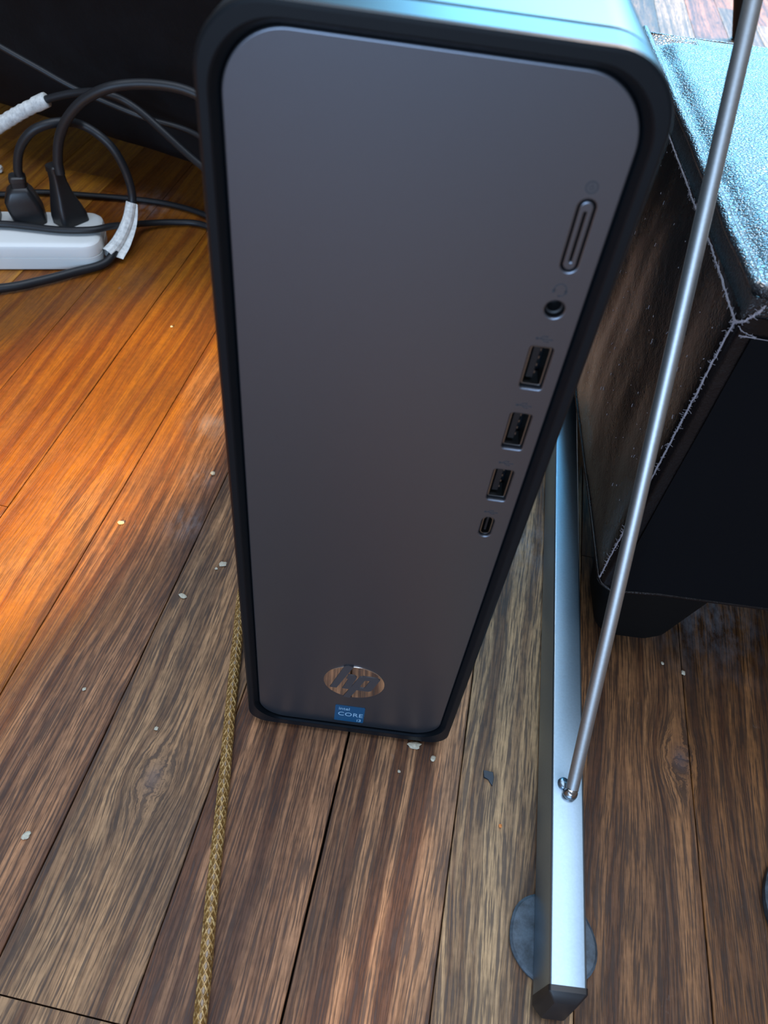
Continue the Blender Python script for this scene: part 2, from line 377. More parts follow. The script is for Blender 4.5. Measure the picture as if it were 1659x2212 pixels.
# ---------------------------------------------------------------- desktop computer
TZ0, TZ1, TX = 0.003, 0.300, 0.0475
pc = empty('desktop_computer', (0, 0.15, 0), 'slim black desktop computer tower with grey front panel and round logo, standing on the floor', 'computer')
def ring(inset, y, rt_=0.0150, rb=0.0095, zb=None):
    return [(x, y, z) for x, z in rrect(-TX+inset, TX-inset, TZ0+inset, TZ1-inset, max(rt_-inset, 0.001), max(rb-inset, 0.001), 14)]
def ring2(hw, z0, z1, r, y): return [(x, y, z) for x, z in rrect(-hw, hw, z0, z1, r, r*0.92, 14)]
bm = loft([ring(0.0008, 0.0120), ring(0.0, 0.0102), ring(0.0, 0.0012), ring(0.0003, 0.0004), ring(0.0010, 0.0),
           ring2(0.0448, 0.0078, 0.2970, 0.0150, 0.0), ring2(0.0444, 0.0074, 0.2966, 0.0148, 0.0003),
           ring2(0.0429, 0.0062, 0.2952, 0.0140, 0.0030), ring2(0.0429, 0.0062, 0.2952, 0.0140, 0.0110)], True, True)
me = bm_mesh(bm); smooth_angle(me, 20)
bez = link('front_bezel', me, M['bezel'], pc, origin=(0, 0, 0.15))
bez['label'] = 'black front bezel'
# case behind the bezel
def cring(inset, y): return ring(inset, y)
bm = loft([cring(0.0012, 0.0120), cring(0.0012, 0.0128), cring(0.0003, 0.0132), cring(0.0002, 0.0140), cring(0.0002, 0.2985), cring(0.0012, 0.3000)])
me = bm_mesh(bm); smooth_angle(me, 28)
link('case', me, M['case'], pc, origin=(0, 0.156, 0.15))
for x in (-0.032, 0.032):
    for y in (0.03, 0.27):
        bm = loft([[(x+0.006*math.cos(a*math.pi/8)*k, y+0.006*math.sin(a*math.pi/8)*k, z) for a in range(16)] for k, z in ((0.9, 0.0002), (1, 0.001), (1, 0.0045))])
        link('rubber_foot', bm_mesh(bm), M['cap'], pc, origin=(x, y, 0))
# front panel with port openings
PX_ = 0.0360; PY_ = 0.0024
holes = [capsule(0.0362, 0.2618, 0.0039, 0.0172), circ(PX_, 0.2430, 0.00235)]
USB = [0.2252, 0.2029, 0.1808]
for z in USB: holes.append(rrect(0.0330, 0.0389, z-0.0067, z+0.0067, 0.0009, 0.0009, 4))
holes.append(capsule(0.03575, 0.1611, 0.0039, 0.0094))
panel = link('front_panel', shape2d([rrect(-0.0426, 0.0426, 0.0065, 0.2950, 0.0140, 0.0128, 16)]+holes, 0.0026, 0.00045, PY_), M['silver_paint'], pc, origin=(0, PY_, 0.15))
smooth_angle(panel.data, 50); panel['label'] = 'grey matt front panel'
# power button: capsule with a centre groove
btn = link('power_button', shape2d([capsule(0.0362, 0.2618, 0.00315, 0.01645), capsule(0.0362, 0.2616, 0.00042, 0.0118, 6)], 0.0020, 0.0004, PY_+0.0001), M['silver_paint'], pc, origin=(0.0362, PY_, 0.2618))
smooth_angle(btn.data, 50)
# headset jack
bm = bmesh.new()
rg = [(0.00232, PY_+0.0006), (0.00225, PY_+0.0020), (0.00175, PY_+0.0022), (0.00170, PY_+0.0060)]
me = bm_mesh(loft([[(PX_+r*math.cos(a*math.pi/16), y, 0.2430+r*math.sin(a*math.pi/16)) for a in range(32)] for r, y in rg], False, True))
smooth_angle(me, 30); link('headset_jack', me, M['portblack'], pc, origin=(PX_, PY_, 0.2430))
bm.free()
for z in USB:
    cx = 0.03592
    prt = link('usb_port', shape2d([rrect(cx-0.0027, cx+0.0027, z-0.0062, z+0.0062, 0.0006, 0.0006, 4), rrect(cx-0.00235, cx+0.00235, z-0.00585, z+0.00585, 0.0005, 0.0005, 4)], 0.0060, 0.0, PY_+0.0013), M['portmetal'], pc, origin=(cx, PY_+0.0013, z))
    link('port_tongue', bm_mesh(box(cx-0.0015, cx+0.0004, PY_+0.0030, PY_+0.0072, z-0.0052, z+0.0052, 0.0002)), M['portblack'], prt, origin=(cx, PY_+0.003, z))
    bm = bmesh.new()
    for k in range(4):
        b2 = box(cx+0.0004, cx+0.00065, PY_+0.0032, PY_+0.0070, z-0.0038+k*0.0024, z-0.0030+k*0.0024)
        m2 = bm_mesh(b2); bm.from_mesh(m2)
    link('contact_strip', bm_mesh(bm), M['portmetal'], prt, origin=(cx, PY_+0.003, z))
cx, z = 0.03578, 0.1611
prt = link('usb_c_port', shape2d([capsule(cx, z, 0.0033, 0.0086), capsule(cx, z, 0.0027, 0.0080)], 0.0060, 0.0, PY_+0.0009), M['portmetal'], pc, origin=(cx, PY_+0.0009, z))
link('port_tongue', bm_mesh(box(cx-0.00035, cx+0.00035, PY_+0.0016, PY_+0.0068, z-0.0031, z+0.0031, 0.0001)), M['portblack'], prt, origin=(cx, PY_+0.0016, z))
# printed icons (flat print)
def flat(name, loops, mat, parent, y=PY_-0.00006, d=0.00008, label=None):
    me = join_meshes([shape2d(l, d, 0.0, y) for l in loops]); o = link(name, me, mat, parent)
    if label: o['label'] = label
    return o
z = 0.2731
flat('power_icon', [[circ(0.0359, z, 0.00140, 28), circ(0.0359, z, 0.00112, 28)], [rrect(0.03577, 0.03603, z-0.0002, z+0.0008, 0.00008, 0.00008, 2)], [arc_band(0.0359, z, 0.00050, 0.00066, 130, 410)]], M['icon'], pc)
z = 0.2486; cx = 0.0359
flat('headset_icon', [[arc_band(cx, z, 0.00128, 0.00152, -20, 200)], [rrect(cx-0.00175, cx-0.00115, z-0.0011, z-0.0001, 0.0002, 0.0002, 3)], [rrect(cx+0.00115, cx+0.00175, z-0.0011, z-0.0001, 0.0002, 0.0002, 3)],
      [band([(cx+0.0014, z-0.001), (cx+0.0010, z-0.0016), (cx+0.0001, z-0.0018)], 0.0002)], [capsule(cx, z-0.0018, 0.0004, 0.0005, 4)]], M['icon'], pc)
def usb_icon(cx, z, s=1.0):
    w = 0.00018
    return [[band([(cx-0.0019*s, z), (cx+0.0016*s, z)], w)], [circ(cx-0.0019*s, z, 0.00036*s, 14)], [[(cx+0.0016*s, z+0.0003), (cx+0.0022*s, z), (cx+0.0016*s, z-0.0003)]],
            [band([(cx-0.0012*s, z), (cx-0.0005*s, z+0.0008*s), (cx+0.0004*s, z+0.0008*s)], w)], [circ(cx+0.0005*s, z+0.0008*s, 0.00024*s, 10)],
            [band([(cx-0.0006*s, z), (cx+0.0001*s, z-0.0007*s), (cx+0.0009*s, z-0.0007*s)], w)], [rrect(cx+0.0008*s, cx+0.00115*s, z-0.00088*s, z-0.00053*s, 0.00003, 0.00003, 2)]]
for z in (0.2344, 0.2126, 0.1904, 0.1684): flat('usb_icon', usb_icon(0.0358, z, 1.0), M['icon'], pc)
# round logo: mirror disc with slanted letters
LX, LZ, LR = 0.0, 0.0483, 0.0134
lg = link('logo_disc', shape2d([circ(LX, LZ, LR, 72)], 0.0006, 0.00015, PY_-0.00035), M['mirror'], pc, origin=(LX, PY_, LZ)); smooth_angle(lg.data, 40)
lg['label'] = 'round mirror-finish logo with slanted letters'
quads = [[(-5.0, 61.3), (-4.2, 61.9), (-1.0, 62.1), (-7.4, 42.4), (-10.4, 42.4)], [(-2.9, 54.9), (-0.2, 55.0), (0.9, 53.6), (0.4, 50.8), (-3.6, 51.6)], [(-2.2, 53.3), (0.9, 53.6), (-1.6, 42.5), (-4.9, 42.5)],
         [(2.2, 54.4), (5.4, 54.4), (-1.1, 34.5), (-4.2, 35.0)], [(3.3, 55.0), (9.6, 55.0), (11.0, 53.6), (10.4, 51.9), (2.9, 51.9)], [(7.6, 54.0), (11.0, 53.6), (8.0, 43.4), (6.8, 42.5), (4.6, 44.6)], [(1.2, 44.8), (7.4, 44.8), (6.9, 42.5), (0.6, 42.5)]]
lts = [shape2d([[(a/1000, b/1000) for a, b in q]], 0.0005, 0.0, PY_-0.0006-0.00001*i) for i, q in enumerate(quads)]
link('logo_letters', join_meshes(lts), M['logo'], lg)
st = link('processor_sticker', shape2d([rrect(-0.0071, 0.0067, 0.0103, 0.0254, 0.0006, 0.0006, 4)], 0.0002, 0.0, PY_-0.0002), M['sticker'], pc, origin=(0, PY_, 0.018))
st['label'] = 'small blue sticker with pale lettering'
TY = PY_-0.00025
def txt(body, size, x, z, sp=1.0, xs=1.0): return text_mesh(body, size, 0.00006, Matrix.Translation((x, TY, z)), sp, xs)
tm = [txt('intel', 0.0038, -0.0055, 0.0214, 1.0, 0.80), txt('CORE', 0.0050, -0.0057, 0.0158, 1.05, 0.88), txt('i3', 0.0036, 0.0034, 0.0113, 1.0, 0.9)]
link('sticker_lettering', join_meshes(tm), M['print'], st)

# ---------------------------------------------------------------- aluminium frame foot and rod
SL = 0.0675
def tp(t, x, z): return Vector((0.0858+SL*(t+0.0985)+x, t, z))
rk = empty('metal_stand', (0.0926, 0.10, 0), 'silver metal stand foot, a long square tube with a thin slanted rod rising from it', 'stand')
W_, H0, H1 = 0.0141, 0.0032, 0.0292
def trect(t, ins=0.0):
    r = 0.0011
    pts = []
    for x, z in rrect(ins, W_-ins, H0+ins, H1-ins, r, r, 4): pts.append(tuple(tp(t, x, z)))
    return pts
bm = loft([trect(-0.0985+0.5585*i/24) for i in range(25)]); me = bm_mesh(bm); smooth_angle(me, 30)
link('square_tube', me, M['alu'], rk, origin=(0.0926, 0.10, 0.015))
capr = [trect(-0.0985, -0.0003), trect(-0.1005, -0.0003), trect(-0.1015, 0.0006), trect(-0.1035, 0.0026)]
# lower part of the cap is fuller than its top
cc = []
for j, rr in enumerate(capr): cc.append([(x, y-(0.0018*j*max(0, (H1-z)/(H1-H0))*0.5), z) for x, y, z in rr])
me = bm_mesh(loft(cc)); smooth_angle(me, 40); link('end_cap', me, M['cap'], rk, origin=(0.0926, -0.10, 0.015))
rb = Vector((0.0990, -0.0252, 0.0315)); rtv = Vector((0.0905, 0.1062, 0.2761)); rd = (rtv-rb).normalized()
path = [rb + rd*(0.70*i/30) for i in range(31)]
me = bm_mesh(tube(path, 0.00275, 24)); smooth_angle(me, 60); link('rod', me, M['rod'], rk, origin=tuple(rb))
def blob(c, rx, ry, rz, n=14, seed=0, amp=0.0, tilt=None):
    bm = bmesh.new(); bmesh.ops.create_uvsphere(bm, u_segments=n, v_segments=n//2+2, radius=1)
    for v in bm.verts:
        d = 1+amp*noise.noise(v.co*1.7+Vector((seed*5.3, seed, 0)))
        v.co = Vector((v.co.x*rx, v.co.y*ry, v.co.z*rz))*d + Vector(c)
    return bm
me = bm_mesh(blob((0.0982, -0.0272, 0.0310), 0.0032, 0.0026, 0.0030, 18, 2, 0.15)); link('weld_bead', me, M['weld'], rk, smooth=True)
me = bm_mesh(blob((0.0958, -0.0226, 0.0300), 0.0024, 0.0026, 0.0014, 16, 3, 0.15)); link('weld_bead', me, M['alu'], rk, smooth=True)
def disc(name, c, r, h, mat, label, cat, seed=1, group=None, wob=0.05):
    rings = []
    for k, z in ((0.98, 0.0), (1.0, h*0.3), (1.0, h*0.75), (0.94, h)):
        rings.append([(c[0]+r*k*(1+wob*noise.noise(Vector((math.cos(a), math.sin(a), seed))*1.1))*math.cos(a), c[1]+r*k*(1+wob*noise.noise(Vector((math.cos(a), math.sin(a), seed))*1.1))*math.sin(a), z) for a in [2*math.pi*i/40 for i in range(40)]])
    me = bm_mesh(loft(rings)); smooth_angle(me, 30)
    return tag(link(name, me, mat, origin=(c[0], c[1], 0)), label, cat, group)
disc('furniture_pad', (0.0950, -0.0775), 0.0182, 0.0030, M['pad'], 'round scuffed grey rubber pad under the end of the silver square tube', 'furniture pad', 4, wob=0.10)
disc('furniture_pad', (0.2215, -0.0565), 0.0320, 0.0060, M['pad'], 'dark blue-grey round pad just showing at the right edge of the picture', 'furniture pad', 9)

# ---------------------------------------------------------------- black leather ottoman
OX0, OX1, OY0, OY1, OZ0, OZT = 0.1085, 0.430, 0.0600, 0.325, 0.066, 0.214
ot = empty('ottoman', (0.27, 0.19, 0), 'black leather ottoman with frayed grey seams behind the slanted silver rod', 'ottoman')
def grid_face(nu, nv, f):
    bm = bmesh.new(); g = [[bm.verts.new(f(i/nu, j/nv)) for j in range(nv+1)] for i in range(nu+1)]
    for i in range(nu):
        for j in range(nv): bm.faces.new((g[i][j], g[i+1][j], g[i+1][j+1], g[i][j+1]))
    return bm
def side_x(y, z):      # leather bulges and folds a little
    u = (y-OY0)/(OY1-OY0); w = (z-OZ0)/(OZT-OZ0)
    b = 0.0022*math.sin(math.pi*max(0, min(1, w)))*math.sin(math.pi*max(0, min(1, u)))
    f = noise.noise(Vector((y*22, z*7, 1.3)))*0.0032 + noise.noise(Vector((y*60, z*25, 4.0)))*0.0008
    e = min(1, max(0, min(u, 1-u))*9)*min(1, max(0, min(w, 1-w))*6+0.15)
    return OX0 - (b + f*e)
# body: four sides wrapped round with rounded vertical corners
def body_loop(z, n=28):
    pts = []
    for i in range(n*2): y = OY1-(OY1-OY0-0.003)*i/(n*2); pts.append((side_x(y, z), y, z))
    pts += [(OX0+0.0008, OY0+0.0015, z), (OX0+0.0025, OY0+0.0003, z)]
    for i in range(1, n): x = OX0+0.0025+(OX1-OX0-0.004)*i/n; pts.append((x, OY0+0.0010*noise.noise(Vector((x*20, z*12, 0))), z))
    for i in range(n): pts.append((OX1, OY0+0.002+(OY1-OY0-0.002)*i/n, z))
    for i in range(n): pts.append((OX1-(OX1-OX0)*i/n, OY1+0.004*math.sin(math.pi*i/n), z))
    return pts
bm = loft([body_loop(OZ0+(OZT-OZ0)*k/30) for k in range(31)])
me = bm_mesh(bm); smooth_angle(me, 60); link('leather_side', me, M['leather'], ot, origin=(0.27, 0.19, 0.14))
# cloth front with the leather flap that wraps round the corner
bm = grid_face(24, 12, lambda u, v: (OX0+0.0058+u*(OX1-OX0-0.009), OY0-0.0012-0.0006*noise.noise(Vector((u*6, v*5, 2))), OZ0-0.0005+(OZT-0.006-OZ0)*v))
me = bm_mesh(bm); link('front_cloth', me, M['fabric'], ot, smooth=True, origin=(0.27, OY0, 0.14))
# seat: soft top with a hollow along the piping
def top_z(x, y):
    dx = x-OX0; d = min(dx, y-OY0, OY1+0.002-y, OX1-x)
    z = 0.2215 + 0.0035*(1-math.exp(-max(d, 0)/0.030)) - 0.0042*math.exp(-((d-0.0085)/0.0050)**2)*(0.35+0.65*(dx < 0.03))
    return z + 0.0010*noise.noise(Vector((x*30, y*30, 3))) + 0.0004*noise.noise(Vector((x*110, y*110, 7)))*min(1, max(d, 0)/0.01)
def seat_v(u, v):
    x = OX0+0.0005+(OX1-OX0-0.001)*(u**1.25); y = OY0+0.001+(OY1+0.004*math.sin(math.pi*u)-OY0-0.001)*v
    return (x, y, top_z(x, y))
NU, NV = 90, 90
bm = grid_face(NU, NV, seat_v)
be = [e for e in bm.edges if e.is_boundary]
ex = bmesh.ops.extrude_edge_only(bm, edges=be)
for v in [q for q in ex['geom'] if isinstance(q, bmesh.types.BMVert)]: v.co.z = OZT-0.001
me = bm_mesh(bm); smooth_angle(me, 50); link('seat', me, M['leather_top'], ot, origin=(0.27, 0.19, 0.22))
# piping round the top edge
def pp(x, y, z=0.2228): return Vector((x+0.0004*noise.noise(Vector((x*40, y*40, 0))), y, z+0.0006*noise.noise(Vector((y*50, x*50, 2)))))
path = [pp(OX0+0.0016, OY1-0.002-(OY1-OY0-0.006)*i/50) for i in range(51)] + [pp(OX0+0.0035, OY0+0.0018), ] + [pp(OX0+0.006+(OX1-OX0-0.010)*i/40, OY0+0.0010) for i in range(41)] + \
       [pp(OX1-0.002, OY0+0.004+(OY1-OY0-0.008)*i/20) for i in range(21)]
me = bm_mesh(tube(path, 0.0024, 10, rfun=lambda t: 0.0022)); link('piping', me, M['leather_top'], ot, smooth=True, origin=(0.27, 0.19, 0.222))
path = [pp(OX1-0.006-(OX1-OX0-0.010)*i/30, OY1+0.0015+0.004*math.sin(math.pi*i/30), 0.2205) for i in range(31)]
me = bm_mesh(tube(path, 0.0012, 8)); link('piping', me, M['leather_top'], ot, smooth=True, origin=(0.27, 0.32, 0.222))
# frayed thread lines with loose ends
def thread(pts, r, fuzz, out, seed, n=60):
    pts = smooth_path(pts, 12); rr = random.Random(seed); ms = []
    pts = [p+Vector(out)*0.0003+Vector((rr.gauss(0, .00006), rr.gauss(0, .00012), rr.gauss(0, .00012))) for p in pts]
    ms.append(bm_mesh(tube(pts, r, 6, rfun=lambda t: r*(0.75+0.5*rr.random()))))
    for k in range(fuzz):
        p = pts[rr.randrange(len(pts))]; L = rr.uniform(0.0005, 0.0014)*rr.choice([1, 1, 1, 2.0]); q = [p]
        d = Vector((rr.gauss(0, 1), rr.gauss(0, 1), rr.gauss(0, 1))) ; d -= Vector(out)*d.dot(Vector(out)); d.normalize()
        for s in range(4):
            d = (d+Vector((rr.gauss(0, .8), rr.gauss(0, .8), rr.gauss(0, .8)))).normalized(); d -= Vector(out)*d.dot(Vector(out))*0.8
            q.append(q[-1]+d*L/4 + Vector(out)*0.00006)
        ms.append(bm_mesh(tube(q, 0.00007, 4)))
    return join_meshes(ms)
def sp_(y, z): return Vector((side_x(y, z)-0.0002, y, z))
top_seam = [sp_(0.0625, 0.2108), sp_(0.0876, 0.2122), sp_(0.1106, 0.2132), sp_(0.1376, 0.2132), sp_(0.1584, 0.2135), sp_(0.2024, 0.2136), sp_(0.26, 0.2136)]
link('seam_thread', thread(top_seam, 0.00034, 700, (-1, 0, 0), 3), M['thread'], ot)
cor_seam = [Vector((OX0-0.0004, OY0+0.0026, z)) + Vector((0.0004*noise.noise(Vector((z*60, 1, 1))), 0, 0)) for z in (0.2105, 0.195, 0.18, 0.165, 0.15, 0.13, 0.11, 0.09, 0.069)]
link('seam_thread', thread(cor_seam, 0.00032, 480, (-0.7, -0.7, 0), 5), M['thread'], ot)
cross = [Vector((OX0-0.0005, OY0+0.0030, 0.2105)), Vector((OX0+0.0005, OY0-0.0004, 0.2128)), Vector((OX0+0.003, OY0-0.0012, 0.2165)), Vector((OX0+0.0045, OY0-0.0010, 0.2195))]
link('seam_thread', thread(cross, 0.00036, 110, (-0.3, -0.9, 0), 6), M['thread'], ot)
low = [Vector((OX0+0.0003, OY0+0.0006, 0.2105)), Vector((OX0+0.006, OY0-0.0016, 0.2088)), Vector((OX0+0.03, OY0-0.0020, 0.2085)), Vector((OX1-0.01, OY0-0.0020, 0.2085))]
link('seam_thread', thread(low, 0.00012, 12, (0, -1, 0), 7), M['thread'], ot)
# lint and scuffs stuck on the leather side
rr = random.Random(12); ms = []
for k in range(75):
    y = rr.uniform(0.063, 0.20); z = rr.uniform(0.09, 0.209); 
    L = rr.choice([0.0003, 0.0004, 0.0008, 0.0016]); a = rr.uniform(0.7, 2.2)
    p = Vector((side_x(y, z)-0.0003, y, z)); q = p+Vector((0, math.cos(a)*L, math.sin(a)*L)); m_ = (p+q)/2+Vector((0, 0.1*L, 0))
    ms.append(bm_mesh(tube([p, m_, q], 0.00014, 5)))
lint = link('lint', join_meshes(ms), M['thread'], ot); lint['kind'] = 'stuff'
# hem along the bottom and the four legs
path = [Vector((side_x(OY0+0.004+(OY1-OY0-0.008)*i/40, OZ0)-0.0002, OY0+0.004+(OY1-OY0-0.008)*i/40, OZ0+0.0002)) for i in range(41)][::-1] + [Vector((OX0+0.001, OY0+0.001, OZ0)), Vector((OX0+0.006, OY0-0.0008, OZ0-0.002)), Vector((OX0+0.012, OY0-0.001, OZ0-0.0015))] + [Vector((OX0+0.012+(OX1-OX0-0.016)*i/20, OY0-0.0010, OZ0)) for i in range(1, 21)]
me = bm_mesh(tube(path, 0.0008, 8)); link('hem', me, M['leather'], ot, smooth=True)
for cx, cy in ((0.1465, 0.0960), (0.392, 0.0960), (0.1465, 0.290), (0.392, 0.290)):
    rings = []
    for k in range(9):
        t = k/8; z = OZ0*t + 0.0002; hw = 0.0195+0.0105*t; r = 0.0100+0.002*t
        if k == 0: hw -= 0.0020
        rings.append([(cx+x, cy+y, z) for x, y in rrect(-hw, hw, -hw, hw, r, r, 6)])
    me = bm_mesh(loft(rings)); smooth_angle(me, 40); link('leg', me, M['leg'], ot, origin=(cx, cy, 0))

# ---------------------------------------------------------------- dark sofa behind, on the left
so = empty('sofa', (-0.55, 0.70, 0), 'black leather sofa front behind the power strip, in deep shade', 'sofa')
SA, SB = Vector((-1.20, 0.733, 0)), Vector((0.02, 0.402, 0))
SD = (SB-SA).normalized(); SNn = Vector((-SD.y, SD.x, 0))      # points away from the camera
SLn = (SB-SA).length
def hem(u):      # the lower edge sags from left to right
    x = (SA+SD*u*SLn).x
    return 0.047 - 0.040*max(0, x+0.30) + 0.002*noise.noise(Vector((x*9, 0, 0)))
def sofa_pt(u, d, z): return SA + SD*(u*SLn) + SNn*d + Vector((0, 0, z))
def bow(x): return 0.028*math.exp(-((x+0.30)/0.10)**2) 
def sofa_face(u, v):
    x = (SA+SD*u*SLn).x
    # profile: bottom turns under, front rises, top turns back
    if v < 0.2: a = v/0.2; d = 0.022*(1-a)**1.5; z = hem(u)+0.014*a*a
    elif v < 0.8: a = (v-0.2)/0.6; d = -0.004*math.sin(math.pi*a); z = hem(u)+0.014+0.27*a
    else: a = (v-0.8)/0.2; d = 0.30*a; z = hem(u)+0.284+0.02*math.sin(a*math.pi/2)
    w = noise.noise(Vector((x*9+z*14, z*9, 0.5)))*0.006 + noise.noise(Vector((x*30, z*30, 2)))*0.0012
    return sofa_pt(u, d - bow(x)*0.0 + w, z)
bm = grid_face(170, 60, sofa_face); me = bm_mesh(bm); link('front_skirt', me, M['sofa'], so, smooth=True, origin=(-0.5, 0.55, 0.2))
bm = loft([[tuple(sofa_pt(u, d, z)) for u, d in ((0.002, 0.045), (0.998, 0.045), (0.998, 0.60), (0.002, 0.60))] for z in (0.058, 0.325)])
link('seat_body', bm_mesh(bm), M['sofa'], so, origin=(-0.5, 0.8, 0.2))
fold = smooth_path([Vector((-0.255, 0, 0.10)), Vector((-0.225, 0, 0.088)), Vector((-0.19, 0, 0.066))], 8)
for u, d in ((0.05, 0.1), (0.95, 0.1), (0.05, 0.55), (0.95, 0.55)):
    c = sofa_pt(u, d, 0); me = bm_mesh(loft([[(c.x+r*math.cos(a*math.pi/8), c.y+r*math.sin(a*math.pi/8), z) for a in range(16)] for r, z in ((0.018, 0.0002), (0.024, 0.060))]))
    link('leg', me, M['leg'], so, origin=(c.x, c.y, 0), smooth=False)

# ---------------------------------------------------------------- power strip with plugs and cables
ps = empty('power_strip', (-0.35, 0.36, 0), 'white multi-socket power strip lying on the floor at the left', 'power strip')
SP = Vector((-0.2848, 0.3511, 0)); sd = Vector((0.9683, 0.2500, 0)); sn = Vector((-0.2500, 0.9683, 0))
def spt(s, t, z): return SP + sd*s + sn*t + Vector((0, 0, z))
def sring(ins, z, r=0.013): return [tuple(spt(x, y, z)) for x, y in rrect(-0.36+ins, 0.0435-ins, 0.0+ins, 0.055-ins, max(r-ins, 0.002), max(r-ins, 0.002), 8)]
me = bm_mesh(loft([sring(0.0015, 0.0004), sring(0.0003, 0.0015), sring(0, 0.004), sring(0, 0.0105)])); smooth_angle(me, 30); link('base', me, M['white'], ps, origin=spt(-0.15, .027, 0))
me = bm_mesh(loft([sring(0.0006, 0.0105), sring(0.0006, 0.0112), sring(0.0001, 0.0116), sring(0.0001, 0.0178), sring(0.0008, 0.0200), sring(0.0026, 0.0214), sring(0.0050, 0.0219)])); smooth_angle(me, 30)
link('top_cover', me, M['white'], ps, origin=spt(-0.15, .027, 0.01))
for s in (-0.0132-0.031*3, -0.0132-0.031*2, -0.0132-0.031, -0.0132, 0.0178):
    ms = []
    for dx, w, h in ((-0.006, 0.0012, 0.008), (0.006, 0.0012, 0.0065)):
        ms.append(bm_mesh(loft([[tuple(spt(s+dx+a*w, 0.038+b*h, z)) for a, b in ((-.5, -.5), (.5, -.5), (.5, .5), (-.5, .5))] for z in (0.0214, 0.0221)])))
    ms.append(bm_mesh(loft([[tuple(spt(s+0.0022*math.cos(a*math.pi/6), 0.030+0.0022*math.sin(a*math.pi/6), z)) for a in range(12)] for z in (0.0214, 0.0221)])))
    link('socket', join_meshes(ms), M['socket'], ps)
def cable(name, pts, r, label, extra=None, flat=1.0, sub=10, seg=12, group=None, mat='cable'):
    p = smooth_path(pts, sub); me = bm_mesh(tube(p, r, seg, flat))
    root = link(name, me, M[mat], smooth=True, origin=tuple(p[len(p)//2])); tag(root, label, 'cable', group); return root
def plug(parent, s, t, wide, lean, h, shoulder):
    """flat moulded mains plug standing in its socket, flaring from neck to face; wide runs along 'ang'"""
    rings = []
    prof = shoulder
    for zz, w, d, off in prof:
        c = spt(s+off, t, 0.0222+zz); 
        dx = (sd*math.cos(wide)+sn*math.sin(wide)); dy = (sn*math.cos(wide)-sd*math.sin(wide))
        rr_ = min(w, d)*0.45
        rings.append([tuple(c+dx*x+dy*y) for x, y in rrect(-w, w, -d, d, rr_, rr_, 5)])
    me = bm_mesh(loft(rings)); smooth_angle(me, 35)
    o = link('plug', me, M['plug'], parent, origin=tuple(spt(s, t, 0.022))); return o
def add_plug(root, *a):
    return plug(root, *a)
# cable of the left plug: arcs over, runs through a taped label, returns along the strip front
c1 = cable('power_cable', [(-0.3043, 0.385, 0.056), (-0.3043, 0.385, 0.064), (-0.2985, 0.386, 0.0796), (-0.286, 0.389, 0.0925), (-0.2700, 0.398, 0.0965), (-0.2600, 0.412, 0.0905), (-0.2460, 0.411, 0.0840), (-0.2363, 0.410, 0.0740), (-0.2301, 0.410, 0.0569), (-0.2283, 0.408, 0.0390),
    (-0.2315, 0.398, 0.024), (-0.2370, 0.385, 0.0125), (-0.2420, 0.3665, 0.0048), (-0.262, 0.3475, 0.0040), (-0.2819, 0.3300, 0.0038), (-0.3035, 0.3150, 0.0038), (-0.36, 0.29, 0.0038)], 0.0033,
    'black power cable arching from the left plug through a white taped label', None)
plug(c1, -0.0132, 0.039, 0.15, 0, 0.034, [(0.0, 0.0120, 0.0092, 0.002), (0.010, 0.0128, 0.0094, 0.0005), (0.017, 0.0122, 0.0092, -0.001), (0.024, 0.0092, 0.0085, -0.0008), (0.0275, 0.0062, 0.0060, 0.0), (0.0277, 0.0056, 0.0055, 0.0), (0.0315, 0.0056, 0.0055, 0.0), (0.0318, 0.0062, 0.0060, 0.0), (0.0348, 0.0060, 0.0058, 0.0), (0.0358, 0.0048, 0.0046, 0.0)])
# white tape folded round the cable
tpth = smooth_path([Vector((-0.2288, 0.4060, 0.0375)), Vector((-0.2315, 0.3985, 0.0245)), Vector((-0.2370, 0.3860, 0.0130)), Vector((-0.2425, 0.3745, 0.0075))], 6)
me = bm_mesh(tube(tpth, 0.0042, 12, rfun=lambda t: 0.0040+0.0016*t, caps=False)); tp1 = link('tape', me, M['tape'], c1); tp1['label'] = 'white paper tape label'
tmod = tp1.modifiers.new('s', 'SOLIDIFY'); tmod.thickness = 0.0003
bm = bmesh.new(); va = [bm.verts.new(p) for p in tpth]; vb = []
for i, p in enumerate(tpth):
    t = i/(len(tpth)-1); vb.append(bm.verts.new(p+Vector((0.95, 0.05, -0.25))*(0.0050+0.0075*t)))
for i in range(len(va)-1): bm.faces.new((va[i], va[i+1], vb[i+1], vb[i]))
tf = link('tape_flap', bm_mesh(bm), M['tape'], c1); tf.modifiers.new('s', 'SOLIDIFY').thickness = 0.0003
# cable of the right plug: high arc that disappears behind the tower
c2 = cable('power_cable', [(-0.2735, 0.388, 0.062), (-0.2735, 0.389, 0.072), (-0.2691, 0.390, 0.0879), (-0.2597, 0.390, 0.1035), (-0.2450, 0.391, 0.1175), (-0.2267, 0.393, 0.1270), (-0.2067, 0.398, 0.1305), (-0.1836, 0.400, 0.1311), (-0.1659, 0.400, 0.128), (-0.1482, 0.398, 0.121), (-0.10, 0.380, 0.095), (-0.03, 0.340, 0.072), (0.0, 0.3015, 0.068)], 0.0036,
    'thick black power cable rising from the right plug in a high arch behind the tower')
plug(c2, 0.0178, 0.038, 0.75, 0, 0.05, [(0.0, 0.0122, 0.0092, 0.0015), (0.006, 0.0120, 0.0092, 0.001), (0.014, 0.0100, 0.0080, 0.0), (0.022, 0.0074, 0.0068, -0.0010), (0.032, 0.0054, 0.0052, -0.0015), (0.0400, 0.0049, 0.0048, -0.0018), (0.0402, 0.0056, 0.0055, -0.0018), (0.0440, 0.0056, 0.0055, -0.0018), (0.0450, 0.0046, 0.0046, -0.0018)])
